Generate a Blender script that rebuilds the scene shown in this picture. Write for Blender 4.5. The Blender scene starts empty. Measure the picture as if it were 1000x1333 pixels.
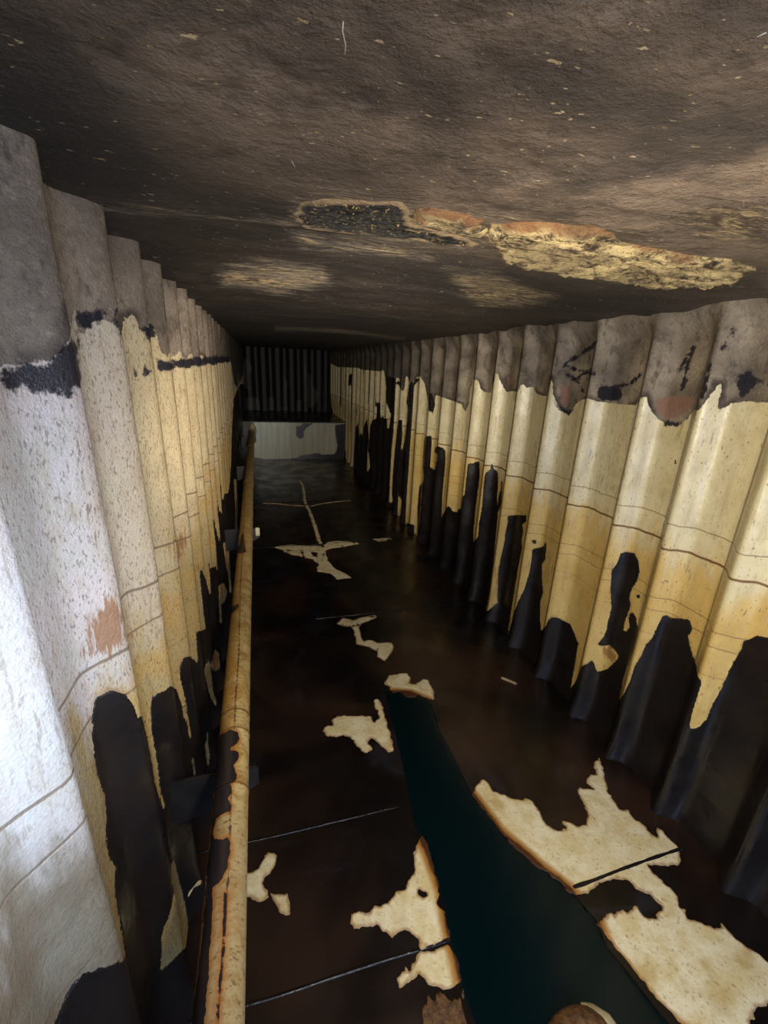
import bpy, bmesh, math
import numpy as np
from mathutils import Matrix, Vector

# ------------------------------------------------------------------ camera, lights, exposure
sc = bpy.context.scene
COL = sc.collection
sc.view_settings.view_transform = 'Standard'
sc.view_settings.look = 'None'
sc.view_settings.gamma = 1.0
sc.view_settings.use_curve_mapping = False
sc.view_settings.exposure = 0.0

H = 1.6                      # eye height above the duct floor
CEIL = H + 0.232
FPX = 575.1                  # focal length in pixels of the 1000 px wide frame
R = np.array([[0.96333674, 0.04338007, -0.26476499],
              [-0.26470249, 0.31463140, -0.91155892],
              [0.04375989, 0.94822215, 0.31457880]])
cam_d = bpy.data.cameras.new('camera')
cam = bpy.data.objects.new('camera', cam_d)
COL.objects.link(cam)
cam_d.sensor_fit = 'HORIZONTAL'
cam_d.sensor_width = 36.0
cam_d.lens = FPX * 36.0 / 1000.0
cam_d.clip_start = 0.01
M4 = Matrix([list(R[0]) + [0], list(R[1]) + [0], list(R[2]) + [H], [0, 0, 0, 1]])
cam.matrix_world = M4
sc.camera = cam

w = bpy.data.worlds.new('world')
sc.world = w
w.use_nodes = True
w.node_tree.nodes['Background'].inputs[0].default_value = (0.5, 0.6, 0.8, 1)
w.node_tree.nodes['Background'].inputs[1].default_value = 0.0


def aim(o, loc, target):
    o.location = loc
    d = Vector(target) - Vector(loc)
    o.rotation_euler = d.to_track_quat('-Z', 'Y').to_euler()


def spot(name, loc, target, energy, color, angle, blend=1.0, size=0.05):
    l = bpy.data.lights.new(name, 'SPOT')
    l.energy = energy; l.color = color
    l.spot_size = math.radians(angle); l.spot_blend = blend; l.shadow_soft_size = size
    o = bpy.data.objects.new(name, l); COL.objects.link(o); aim(o, loc, target)
    return o


def area(name, loc, target, energy, color, sx, sy, spread=180):
    l = bpy.data.lights.new(name, 'AREA')
    l.energy = energy; l.color = color; l.shape = 'RECTANGLE'
    l.size = sx; l.size_y = sy; l.spread = math.radians(spread)
    o = bpy.data.objects.new(name, l); COL.objects.link(o); aim(o, loc, target)
    return o


WARM = (1.0, 0.87, 0.68)
COOL = (0.42, 0.62, 1.0)
# hand torch carried beside the camera: a wide flood and a tighter throw down the duct
spot('torch_flood', (0.21, 0.13, 1.36), (0.95, 1.1, 1.02), 60.0, WARM, 172, 0.9, 0.05)
pl = bpy.data.lights.new('torch_spill', 'POINT')           # weak fill point added beside the torch for its spill
pl.energy = 8.0; pl.color = WARM; pl.shadow_soft_size = 0.05
plo = bpy.data.objects.new('torch_spill', pl); COL.objects.link(plo); plo.location = (0.25, 0.10, 1.30)
spot('torch_throw', (0.12, 0.0, 1.48), (0.85, 6.0, 1.10), 300.0, WARM, 54, 1.0, 0.04)
# daylight falling in through the access opening behind the camera
area('daylight_opening', (0.35, -1.20, 0.95), (0.5, 1.2, 0.45), 24.0, COOL, 0.5, 1.2)
area('daylight_opening_side', (0.20, -0.02, 1.34), (-0.28, 0.36, 1.24), 2.1, (0.50, 0.70, 1.0), 0.15, 0.2, 80)
# added cool spot for an unseen opening overhead, brightening the far left end
spot('far_cool_spot', (0.05, 6.2, 1.62), (-0.1, 7.8, 0.5), 40.0, (0.7, 0.82, 1.0), 50, 1.0, 0.08)

# ------------------------------------------------------------------ projection helpers (photo outlines -> surfaces)
CAMP = np.array([0, 0, H])


def ray(px, py):
    return R @ np.array([px - 500.0, -(py - 666.5), -FPX])


def on_z(px, py, z):
    r = ray(px, py)
    return CAMP + r * ((z - H) / r[2])


def on_y(px, py, y):
    r = ray(px, py)
    return CAMP + r * (y / r[1])


def project(P):
    c = (P - CAMP) @ R            # R^T applied to rows
    d = np.maximum(-c[:, 2], 1e-3)
    return np.stack([500 + FPX * c[:, 0] / d, 666.5 - FPX * c[:, 1] / d], 1), -c[:, 2]


# ------------------------------------------------------------------ numpy noise and signed distances
def _hash(ix, iy, seed):
    n = (ix.astype(np.int64) * 374761393 + iy.astype(np.int64) * 668265263 + seed * 982451653) & 0xffffffff
    n = ((n ^ (n >> 13)) * 1274126177) & 0xffffffff
    return ((n ^ (n >> 16)) & 0xffff) / 65535.0


def vnoise(x, y, seed=0):
    ix = np.floor(x); iy = np.floor(y)
    fx = x - ix; fy = y - iy
    fx = fx * fx * (3 - 2 * fx); fy = fy * fy * (3 - 2 * fy)
    a = _hash(ix, iy, seed); b = _hash(ix + 1, iy, seed)
    c = _hash(ix, iy + 1, seed); d = _hash(ix + 1, iy + 1, seed)
    return (a * (1 - fx) + b * fx) * (1 - fy) + (c * (1 - fx) + d * fx) * fy


def fbm(x, y, seed=0, oct=4):
    s = 0; a = 0.5; t = 0
    for k in range(oct):
        s = s + a * vnoise(x * 2 ** k, y * 2 ** k, seed + k * 17); t += a; a *= 0.5
    return s / t - 0.5


def sdf_poly(pts, poly):
    poly = np.asarray(poly, float)
    n = len(poly)
    d2 = np.full(len(pts), 1e18)
    inside = np.zeros(len(pts), bool)
    x = pts[:, 0]; y = pts[:, 1]
    for i in range(n):
        a = poly[i]; b = poly[(i + 1) % n]
        e = b - a
        L = e @ e
        if L < 1e-14:
            continue
        t = np.clip(((x - a[0]) * e[0] + (y - a[1]) * e[1]) / L, 0, 1)
        dx = x - a[0] - t * e[0]; dy = y - a[1] - t * e[1]
        d2 = np.minimum(d2, dx * dx + dy * dy)
        if a[1] != b[1]:
            c = ((a[1] > y) != (b[1] > y))
            xi = a[0] + (y - a[1]) * e[0] / e[1]
            inside ^= c & (x < xi)
    d = np.sqrt(d2)
    return np.where(inside, d, -d)


def sdf_line(pts, line, r):
    line = np.asarray(line, float)
    d2 = np.full(len(pts), 1e18)
    x = pts[:, 0]; y = pts[:, 1]
    for i in range(len(line) - 1):
        a = line[i]; e = line[i + 1] - a
        t = np.clip(((x - a[0]) * e[0] + (y - a[1]) * e[1]) / max(e @ e, 1e-12), 0, 1)
        dx = x - a[0] - t * e[0]; dy = y - a[1] - t * e[1]
        d2 = np.minimum(d2, dx * dx + dy * dy)
    return r - np.sqrt(d2)


def union(pts, polys, minus=()):
    s = np.full(len(pts), -1e6)
    for p in polys:
        s = np.maximum(s, sdf_line(pts, p[1], p[2]) if isinstance(p[0], str) else sdf_poly(pts, p))
    for p in minus:
        s = np.minimum(s, -(sdf_line(pts, p[1], p[2]) if isinstance(p[0], str) else sdf_poly(pts, p)))
    return s


def T(o, s, pts):            # outline read in a zoomed crop: origin, scale
    return [(o[0] + a * s, o[1] + b * s) for a, b in pts]


# ------------------------------------------------------------------ node helpers
class Nodes:
    def __init__(self, name):
        self.m = bpy.data.materials.new(name)
        self.m.use_nodes = True
        self.t = self.m.node_tree
        self.b = self.t.nodes['Principled BSDF']
        self.geo = self.t.nodes.new('ShaderNodeNewGeometry')
        self.pos = self.geo.outputs['Position']
        self.sep = None

    def put(self, sock, v):
        if v is None:
            return
        if hasattr(v, 'is_linked') or isinstance(v, bpy.types.NodeSocket):
            self.t.links.new(v, sock)
        elif isinstance(v, (tuple, list)):
            sock.default_value = tuple(v) + ((1,) if len(v) == 3 and len(sock.default_value) == 4 else ())
        else:
            sock.default_value = v

    def math(self, op, a, b=None, c=None, clamp=False):
        n = self.t.nodes.new('ShaderNodeMath'); n.operation = op; n.use_clamp = clamp
        self.put(n.inputs[0], a); self.put(n.inputs[1], b); self.put(n.inputs[2], c)
        return n.outputs[0]

    def attr(self, name):
        n = self.t.nodes.new('ShaderNodeAttribute'); n.attribute_name = name
        return n.outputs['Fac']

    def xyz(self):
        if not self.sep:
            n = self.t.nodes.new('ShaderNodeSeparateXYZ'); self.put(n.inputs[0], self.pos)
            self.sep = n.outputs
        return self.sep

    def scaled(self, sx, sy, sz, rot=(0, 0, 0)):
        n = self.t.nodes.new('ShaderNodeMapping'); self.put(n.inputs['Vector'], self.pos)
        n.inputs['Scale'].default_value = (sx, sy, sz); n.inputs['Rotation'].default_value = rot
        return n.outputs[0]

    def noise(self, scale, detail=4, rough=0.55, vec=None, dist=0.0):
        n = self.t.nodes.new('ShaderNodeTexNoise')
        self.put(n.inputs['Vector'], vec or self.pos)
        n.inputs['Scale'].default_value = scale; n.inputs['Detail'].default_value = detail
        n.inputs['Roughness'].default_value = rough; n.inputs['Distortion'].default_value = dist
        return n.outputs['Fac']

    def voronoi(self, scale, vec=None, feature='F1'):
        n = self.t.nodes.new('ShaderNodeTexVoronoi'); n.feature = feature
        self.put(n.inputs['Vector'], vec or self.pos); n.inputs['Scale'].default_value = scale
        return n.outputs['Distance']

    def rng(self, v, a, b, c=0.0, d=1.0, smooth=True):
        n = self.t.nodes.new('ShaderNodeMapRange')
        n.interpolation_type = 'SMOOTHSTEP' if smooth else 'LINEAR'
        self.put(n.inputs[0], v)
        for i, k in enumerate((a, b, c, d)):
            self.put(n.inputs[i + 1], k)
        return n.outputs[0]

    def mix(self, f, a, b):
        n = self.t.nodes.new('ShaderNodeMix'); n.data_type = 'RGBA'
        self.put(n.inputs[0], f); self.put(n.inputs[6], a); self.put(n.inputs[7], b)
        return n.outputs[2]

    def mixf(self, f, a, b):
        n = self.t.nodes.new('ShaderNodeMix'); n.data_type = 'FLOAT'
        self.put(n.inputs[0], f); self.put(n.inputs[2], a); self.put(n.inputs[3], b)
        return n.outputs[0]

    def bump(self, h, strength=0.5, dist=0.01, normal=None):
        n = self.t.nodes.new('ShaderNodeBump')
        n.inputs['Strength'].default_value = strength; n.inputs['Distance'].default_value = dist
        self.put(n.inputs['Height'], h)
        if normal is not None:
            self.put(n.inputs['Normal'], normal)
        return n.outputs[0]

    def out(self, color=None, rough=None, normal=None, spec=None, metal=None):
        self.put(self.b.inputs['Base Color'], color); self.put(self.b.inputs['Roughness'], rough)
        self.put(self.b.inputs['Normal'], normal); self.put(self.b.inputs['Specular IOR Level'], spec)
        self.put(self.b.inputs['Metallic'], metal)
        return self.m


OIL = (0.0105, 0.0088, 0.0095)
mul = 'MULTIPLY'


def wall_material(name, left):
    N = Nodes(name)
    X, Y, Z = N.xyz()
    big = N.noise(2.2, 3); mid = N.noise(9, 5, 0.6); fine = N.noise(60, 5, 0.7); vfine = N.noise(220, 3, 0.6)
    streak = N.noise(14, 5, 0.65, N.scaled(1.6, 1.6, 0.16))
    streak_f = N.noise(70, 4, 0.65, N.scaled(1.5, 1.5, 0.22))
    # --- cream coating
    if left:
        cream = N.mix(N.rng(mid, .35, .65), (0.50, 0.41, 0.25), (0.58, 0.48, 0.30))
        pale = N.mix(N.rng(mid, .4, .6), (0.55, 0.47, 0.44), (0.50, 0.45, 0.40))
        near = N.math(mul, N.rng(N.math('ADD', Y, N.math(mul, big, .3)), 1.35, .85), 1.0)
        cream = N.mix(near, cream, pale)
        ztop, zlo = 1.12, .92
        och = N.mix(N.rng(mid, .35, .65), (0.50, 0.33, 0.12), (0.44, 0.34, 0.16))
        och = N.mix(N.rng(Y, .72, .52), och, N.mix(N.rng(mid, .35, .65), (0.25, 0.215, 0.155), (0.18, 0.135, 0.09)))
    else:
        cream = N.mix(N.rng(mid, .35, .65), (0.80, 0.72, 0.46), (0.72, 0.63, 0.38))
        ztop, zlo = 1.07, .88
        och = N.mix(N.rng(mid, .3, .7), (0.74, 0.54, 0.20), (0.62, 0.42, 0.13))
    zz = N.math('ADD', Z, N.math('ADD', N.math(mul, N.math('SUBTRACT', mid, .5), .30), N.math(mul, N.math('SUBTRACT', N.noise(12, 5, .6, N.scaled(1.5, 1.5, .3)), .5), .55)))
    if left:
        zz = N.math('SUBTRACT', zz, N.rng(Y, .60, .50, 0.0, .05))
    cream = N.mix(N.math(mul, N.rng(N.noise(26, 6, .75, N.scaled(1, 1, .6)), .45, .68), .45), cream, (0.40, 0.30, 0.20) if left else (0.46, 0.38, 0.20))
    och = N.mix(N.math(mul, N.rng(Y, 3.5, 6.0), .7), och, (0.40, 0.34, 0.20))
    col = N.mix(N.rng(zz, ztop, zlo), cream, och)
    # faint dirty streaks running down
    col = N.mix(N.math(mul, N.rng(streak, .50, .72), .45), col, (0.36, 0.26, 0.13))
    # rust pits and speckle
    sp = N.math(mul, N.rng(streak_f, .55, .64), N.rng(N.noise(5, 3), .38 if left else .5, .62))
    col = N.mix(N.math(mul, sp, .5), col, (0.20, 0.125, 0.07))
    pit = N.rng(N.noise(260 if left else 170, 2, .5, N.scaled(1, 1, .4)), .57 if left else .66, .66 if left else .70)
    if left:
        pit = N.math(mul, pit, N.rng(Y, .42, .55, .15, 1.0))
    col = N.mix(N.math(mul, pit, .55 if left else .7), col, (0.10, 0.06, 0.035))
    # rust spots on the near ridge of the left wall and other traced rusty areas
    ru = N.rng(N.math('ADD', N.attr('rust'), N.math(mul, N.math('SUBTRACT', streak_f, .5), .10)), -.004, .012)
    col = N.mix(N.math(mul, ru, .8), col, (0.26, 0.11, 0.035))
    # horizontal weld seams in the plates
    line = None
    seams = ((1.117, .0022, .9), (1.030, .0020, .8), (.80, .0016, .35)) if left else \
        ((1.092, .0016, .6), (1.002, .0032, 1.0), (.80, .0016, .55), (.745, .0018, .5), (.64, .0015, .35))
    wob = N.math(mul, N.math('SUBTRACT', N.noise(7, 3), .5), .03)
    zw = N.math('ADD', Z, wob)
    for z0, wd, st in seams:
        d = N.math('ABSOLUTE', N.math('SUBTRACT', zw, z0))
        f = N.math(mul, N.rng(d, wd * 2.0, wd * .6), st)
        line = f if line is None else N.math('MAXIMUM', line, f)
    col = N.mix(line, col, (0.20, 0.105, 0.04) if not left else (0.20, 0.14, 0.09))
    # brown line down the hidden inner corner beside each ridge
    ed = N.rng(N.attr('corner'), .007, .002)
    col = N.mix(N.math(mul, ed, .75), col, (0.13, 0.085, 0.045))
    # --- grime band under the ceiling
    gm = N.math('ADD', N.attr('grime'), N.math(mul, N.math('SUBTRACT', N.noise(55, 4, .7), .5), .022))
    gmask = N.rng(gm, -.001, .001)
    gr = N.mix(N.rng(mid, .32, .68), (0.16, 0.128, 0.10), (0.56, 0.47, 0.35) if not left else (0.40, 0.32, 0.25))
    gr = N.mix(N.math(mul, N.rng(N.noise(28, 5, .7, N.scaled(1, 1, .5)), .52, .68), .65), gr, (0.055, 0.045, 0.04))
    gr = N.mix(N.math(mul, N.rng(fine, .56, .68), .6), gr, (0.50, 0.42, 0.31))
    gr = N.mix(N.math(mul, N.rng(N.noise(18, 7, .8), .48, .60), .45), gr, (0.09, 0.07, 0.058))
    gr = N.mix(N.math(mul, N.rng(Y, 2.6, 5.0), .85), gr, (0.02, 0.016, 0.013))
    rim = N.math(mul, N.rng(gm, .028, .004), N.rng(N.noise(8, 2), .4, .6))
    gr = N.mix(N.math(mul, rim, .8), gr, (0.045, 0.03, 0.028))
    col = N.mix(gmask, col, gr)
    # pink primer showing through
    pk = N.rng(N.math('ADD', N.attr('primer'), N.math(mul, N.math('SUBTRACT', fine, .5), .02)), -.004, .006)
    col = N.mix(N.math(mul, pk, .8), col, (0.36, 0.19, 0.13))
    # soot
    so = N.rng(N.math('ADD', N.attr('soot'), N.math(mul, N.math('SUBTRACT', N.noise(30, 5, .7), .5), .06)), -.006, .003)
    col = N.mix(so, col, (0.018, 0.016, 0.024))
    # --- black oily residue
    om = N.math('ADD', N.attr('oil'), N.math(mul, N.math('SUBTRACT', N.noise(80, 5, .65), .5), .014))
    omask = N.rng(om, -.0006, .0006)
    halo = N.math(mul, N.rng(om, -.012, .0), N.rng(N.noise(12, 3), .45, .7))
    col = N.mix(N.math(mul, halo, .55), col, (0.22, 0.10, 0.03))
    oilc = N.mix(N.rng(mid, .35, .7), OIL, (0.016, 0.0115, 0.010))
    col = N.mix(omask, col, oilc)
    # --- relief
    hp = N.math(mul, fine, .20 if not left else .6)
    hp = N.math('ADD', hp, N.math(mul, vfine, .10 if not left else .35))
    hp = N.math('ADD', hp, N.math(mul, mid, .5))
    hg = N.math('ADD', N.math(mul, N.noise(45, 6, .8), 2.2), N.math(mul, vfine, .5))
    h = N.mixf(gmask, hp, N.math('ADD', hg, .6))
    h = N.math('SUBTRACT', h, N.math(mul, line, .35))
    ho = N.math('ADD', N.math(mul, N.noise(7, 3), .9), .7)
    h = N.mixf(N.rng(om, -.001, .004), h, ho)
    ro = N.mixf(gmask, N.rng(mid, .3, .7, .24, .38), .62)
    ro = N.mixf(so, ro, .45)
    ro = N.mixf(omask, ro, N.rng(N.noise(6, 4), .35, .65, .22, .42))
    nrm = N.bump(h, .75, .007)
    return N.out(col, ro, nrm, N.mixf(omask, .5, .5))


def oil_material(name, brown=0.0):
    N = Nodes(name)
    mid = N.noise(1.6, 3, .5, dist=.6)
    col = N.mix(N.math(mul, N.rng(mid, .42, .68), brown), N.mix(N.math(mul, N.rng(N.noise(2.3, 5, .65, None, 1.2), .52, .70), brown * .8), (0.0062, 0.0045, 0.0045), (0.020, 0.020, 0.030)), (0.040, 0.020, 0.013))  # bluish blotches paint a cloudy floor reflection into the residue colour
    h = N.math('ADD', N.math(mul, N.noise(5, 3), .8), N.math(mul, N.noise(60, 3, .5), .035))
    return N.out(col, N.rng(N.noise(4, 4), .35, .68, .22, .40), N.bump(h, .35, .008), .45)


def patch_material():
    N = Nodes('bare_cream_coating')
    mid = N.noise(14, 5, .65); fine = N.noise(90, 4, .7)
    col = N.mix(N.rng(mid, .35, .65), (0.88, 0.82, 0.58), (0.74, 0.62, 0.33))
    col = N.mix(N.math(mul, N.rng(N.noise(5, 4, .6), .52, .70), .75), col, (0.52, 0.36, 0.12))
    col = N.mix(N.math(mul, N.rng(fine, .58, .66), .5), col, (0.26, 0.15, 0.06))
    col = N.mix(N.math(mul, N.rng(N.noise(13, 4, .6), .60, .64), N.rng(N.xyz()[1], 1.75, 2.0)), col, (0.09, 0.04, 0.02))
    e = N.math('ADD', N.attr('edge'), N.math(mul, N.math('SUBTRACT', fine, .5), .010))
    col = N.mix(N.math(mul, N.rng(e, .011, .001), .75), col, (0.30, 0.13, 0.035))
    s = N.math('ADD', N.attr('shore'), N.math(mul, N.math('SUBTRACT', mid, .5), .02))
    col = N.mix(N.rng(s, .035, .012), col, (0.42, 0.20, 0.035))
    col = N.mix(N.rng(s, .014, .002), col, (0.07, 0.022, 0.006))
    return N.out(col, .55, N.bump(N.math('ADD', fine, N.math(mul, mid, 2)), .5, .003))


def liquid_material():
    N = Nodes('teal_bilge_liquid')
    h = N.noise(4, 2)
    return N.out((0.0010, 0.0075, 0.0096), .16, N.bump(h, .10, .004), .22)


def ceiling_material():
    N = Nodes('ceiling_sludge')
    X, Y, Z = N.xyz()
    big = N.noise(1.8, 4, .6, dist=.8); mid = N.noise(9, 6, .7, N.scaled(1, 1.5, 1)); fine = N.noise(75, 5, .72)
    col = N.mix(N.rng(mid, .3, .7), (0.060, 0.043, 0.032), (0.27, 0.20, 0.145))
    col = N.mix(N.math(mul, N.rng(big, .46, .62), .75), col, (0.035, 0.028, 0.026))
    dk = N.rng(N.math('ADD', N.attr('dark'), N.math(mul, N.math('SUBTRACT', mid, .5), .25)), -.03, .06)
    col = N.mix(N.math(mul, dk, .85), col, (0.018, 0.015, 0.015))
    sp = N.rng(N.noise(130, 2, .5, N.scaled(.55, 1, 1)), .69, .73)
    col = N.mix(N.math(mul, sp, .85), col, (0.50, 0.38, 0.22))
    gd = N.math('ADD', N.attr('gold'), N.math(mul, N.math('SUBTRACT', N.noise(22, 5, .75, N.scaled(.35, 1.6, 1)), .5), .12))
    gcol = N.mix(N.rng(N.noise(70, 6, .85, N.scaled(.3, 1.4, 1)), .47, .56), (0.07, 0.045, 0.027), (0.62, 0.46, 0.24))
    col = N.mix(N.math(mul, N.rng(gd, -.01, .03), .85), col, gcol)
    gv = N.mixf(N.rng(gd, -.01, .03), 0.0, 1.0)
    h = N.math('ADD', N.math(mul, fine, .6), N.math(mul, mid, 1.0))
    h = N.math('ADD', h, N.math(mul, gv, N.math(mul, N.noise(45, 6, .8, N.scaled(.3, 1.5, 1)), 2.2)))
    return N.out(col, N.mixf(gv, .62, .42), N.bump(h, 1.0, .016))


def crust_material(dark=False):
    N = Nodes('black_rust_hollow' if dark else 'flaking_gold_scale')
    fl = N.noise(42, 6, .8, N.scaled(.42, 1.3, 1)); fine = N.noise(120, 4, .75)
    if dark:
        col = N.mix(N.rng(fine, .58, .64), (0.006, 0.005, 0.004), (0.60, 0.42, 0.15))
        ro = .35
    else:
        col = N.mix(N.rng(fl, .40, .56), (0.035, 0.02, 0.012), (0.80, 0.62, 0.30))
        col = N.mix(N.rng(fine, .58, .70), col, (0.80, 0.70, 0.42))
        ro = .4
    e = N.math('ADD', N.attr('edge'), N.math(mul, N.math('SUBTRACT', N.noise(18, 4), .5), .03))
    rimcol = (0.42, 0.30, 0.17) if dark else (0.34, 0.16, 0.07)
    nearer = 1.0 if dark else N.rng(N.math('ADD', N.xyz()[1], N.math(mul, N.math('SUBTRACT', N.noise(9, 4), .5), .10)), .785, .762)
    col = N.mix(N.math(mul, N.math(mul, N.rng(e, .014, .004), nearer), .85), col, rimcol)
    tone = N.rng(N.noise(5, 4, .6), .42, .58)
    col = N.mix(N.math(mul, tone, .0 if dark else .5), col, (0.11, 0.07, 0.045))
    h = N.math('ADD', N.math(mul, fl, 2.5), fine)
    return N.out(col, ro, N.bump(h, .9, .008))


def pipe_material():
    N = Nodes('stained_cream_pipe')
    fine = N.noise(70, 5, .7); mid = N.noise(12, 5, .65)
    X, Y, Z = N.xyz()
    col = N.mix(N.rng(mid, .35, .65), (0.62, 0.50, 0.24), (0.50, 0.36, 0.14))
    col = N.mix(N.rng(N.math('ADD', N.attr('ochre'), N.math(mul, N.math('SUBTRACT', mid, .5), 1.2)), .2, .9), col, (0.46, 0.27, 0.07))
    col = N.mix(N.math(mul, N.rng(Y, 1.0, .7), .7), col, (0.34, 0.28, 0.17))
    col = N.mix(N.math(mul, N.rng(N.noise(24, 7, .8), .46, .62), .55), col, (0.30, 0.17, 0.05))
    col = N.mix(N.math(mul, N.rng(N.noise(110, 4, .7, N.scaled(.6, 1.2, .6)), .54, .64), .7), col, (0.15, 0.075, 0.03))
    ln = N.rng(N.math('ADD', N.math('ABSOLUTE', N.attr('line')), N.math(mul, N.math('SUBTRACT', fine, .5), .012)), .0035, .0008)
    col = N.mix(N.math(mul, ln, .9), col, (0.06, 0.028, 0.02))
    rg = N.rng(N.attr('ring'), .006, .002)
    col = N.mix(N.math(mul, rg, .7), col, (0.16, 0.09, 0.03))
    om = N.math('ADD', N.attr('oil'), N.math(mul, N.math('SUBTRACT', N.noise(60, 4, .6), .5), .010))
    halo = N.rng(om, -.012, .0)
    col = N.mix(N.math(mul, halo, .7), col, (0.36, 0.13, 0.02))
    omask = N.rng(om, -.0005, .0008)
    col = N.mix(omask, col, (0.020, 0.016, 0.020))
    h = N.math('ADD', fine, N.math(mul, mid, 1.5))
    h = N.mixf(omask, h, 2.2)
    h = N.math('ADD', h, N.math(mul, rg, .9))
    return N.out(col, N.mixf(omask, .45, .34), N.bump(h, .55, .003))


def plain(name, c, rough=.5, c2=None, sc_=20, bump=.3):
    N = Nodes(name)
    n = N.noise(sc_, 5, .65)
    col = N.mix(N.rng(n, .35, .65), c, c2 or tuple(k * .6 for k in c))
    return N.out(col, rough, N.bump(n, bump, .004))


MAT = dict(wl=wall_material('left_corrugated_plate', True), wr=wall_material('right_corrugated_plate', False),
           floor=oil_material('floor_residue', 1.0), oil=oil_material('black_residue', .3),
           patch=patch_material(), liquid=liquid_material(), ceil=ceiling_material(),
           crust=crust_material(), hollow=crust_material(True), pipe=pipe_material(),
           bead=plain('wet_black_weld', (0.012, 0.010, 0.012), .16, None, 60, .6),
           plate=plain('dull_black_plate', (0.016, 0.014, 0.015), .5, None, 12, .3),
           cream=plain('cream_paint', (0.60, 0.52, 0.32), .5),
           brown=plain('brown_fibrous_scale', (0.16, 0.08, 0.03), .55, (0.06, 0.03, 0.015), 60, .9),
           fibre=plain('pale_fibre', (0.60, 0.55, 0.45), .5))


# ------------------------------------------------------------------ mesh helpers
def tag(o, label=None, cat=None, group=None, kind=None):
    if label: o['label'] = label
    if cat: o['category'] = cat
    if group: o['group'] = group
    if kind: o['kind'] = kind
    return o


def mesh_obj(name, verts, faces, mat, parent=None, attrs=None, smooth=True):
    me = bpy.data.meshes.new(name)
    me.from_pydata([tuple(v) for v in verts], [], [tuple(f) for f in faces])
    me.materials.append(mat)
    if smooth:
        me.polygons.foreach_set('use_smooth', [True] * len(me.polygons))
    for k, v in (attrs or {}).items():
        a = me.attributes.new(k, 'FLOAT', 'POINT')
        a.data.foreach_set('value', np.asarray(v, np.float32))
    me.update()
    o = bpy.data.objects.new(name, me)
    COL.objects.link(o)
    if parent: o.parent = parent
    return o


def bm_obj(name, bm, mat, parent=None, smooth=False):
    me = bpy.data.meshes.new(name)
    bm.normal_update()
    bm.to_mesh(me); bm.free()
    me.materials.append(mat)
    if smooth:
        me.polygons.foreach_set('use_smooth', [True] * len(me.polygons))
    o = bpy.data.objects.new(name, me)
    COL.objects.link(o)
    if parent: o.parent = parent
    return o


def grid_faces(nu, nv, flip=False):
    i = np.arange(nu - 1)[:, None] * nv + np.arange(nv - 1)[None, :]
    i = i.ravel()
    f = np.stack([i, i + nv, i + nv + 1, i + 1], 1)
    return (f[:, ::-1] if flip else f).tolist()


def offscreen(px, depth):
    """0 where the traced outlines hold, 1 well outside the traced zone"""
    o = np.maximum.reduce([-px[:, 0], px[:, 0] - 1000, -px[:, 1], px[:, 1] - 1333, np.zeros(len(px))])
    f = np.clip((o - 5) / 60.0, 0, 1)
    return np.where(depth < .06, 1.0, f)


# ------------------------------------------------------------------ traced outlines on the walls
LEFT_OIL = [
    [(20, 1420), (70, 1333), (85, 1300), (97, 1275), (105, 1268), (125, 1262), (150, 1255), (164, 1250), (158, 1210), (149, 1165),
     (151, 1130), (143, 1118), (138, 1100), (137, 1040), (132, 1025), (125, 1000), (120, 960), (120, 930), (122, 912), (130, 906), (140, 900),
     (152, 900), (165, 905), (171, 915), (178, 930), (180, 935), (186, 931), (190, 944), (196, 975), (203, 1000), (209, 1030),
     (213, 1053), (210, 1030), (205, 995), (200, 965), (197, 945), (196, 915), (200, 905), (212, 900), (222, 893), (230, 898), (236, 915), (239, 932), (245, 955), (250, 968),
     (246, 940), (240, 905), (234, 880), (234, 866), (240, 855), (247, 855), (255, 862), (259, 865), (257, 850), (255, 821), (262, 822), (268, 818),
     (265, 800), (262, 770), (258, 734), (265, 746), (269, 758), (273, 775), (275, 770), (273, 750), (271, 730), (274, 739), (280, 738), (283, 743), (281, 710),
     (277, 675), (280, 679), (283, 697), (286, 706), (287, 703), (284, 670), (282, 644), (286, 665), (289, 669), (287, 640), (286, 625), (288, 633),
     (289, 650), (291, 651), (292, 642), (297, 643), (299, 628), (301, 600), (302, 560), (304, 520), (312, 500), (330, 500), (345, 640), (345, 1500), (20, 1500)],
]
LEFT_CREAM = [
    [(290, 706), (294, 706), (299, 745), (299, 753), (295, 740)],
    [(285, 762), (291, 758), (296, 770), (293, 783), (288, 787), (289, 810), (286, 812), (285, 785)],
    [(270, 856), (274, 870), (277, 897), (282, 917), (284, 922), (277, 915), (271, 897), (266, 873)],
    [(270, 952), (271, 968), (273, 985), (271, 1000), (268, 985), (267, 970)],
    [(280, 845), (285, 850), (286, 870), (280, 874), (274, 866)],
    [(227, 1118), (222, 1125), (224, 1146), (227, 1160), (220, 1195), (210, 1216), (211, 1240), (208, 1267), (220, 1254), (245, 1230), (247, 1220), (241, 1178), (233, 1146)],
    ('l', [(187, 932), (194, 960), (199, 990), (204, 1020), (210, 1040), (213, 1051)], 2.0),
    ('l', [(251, 988), (253, 1010)], 1.5),
    ('l', [(306, 625), (308, 660), (307, 690)], 1.6),
    ('l', [(295, 690), (298, 740), (300, 770)], 1.4),
]
LEFT_GRIME = [
    [(-400, -300), (-400, 478), (0, 478), (31, 471), (66, 468), (82, 457), (91, 440), (94, 405), (99, 402), (103, 440), (108, 430),
     (118, 420), (130, 415), (145, 418), (155, 430), (158, 440), (160, 414), (175, 410), (182, 426), (188, 430), (196, 422), (201, 430),
     (206, 445), (212, 460), (218, 466), (222, 452), (226, 468), (232, 456), (243, 470), (247, 458), (255, 470), (262, 462), (272, 470), (282, 464),
     (300, 468), (305, 500), (310, 505), (322, 470), (330, 440), (330, -300)]]
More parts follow.
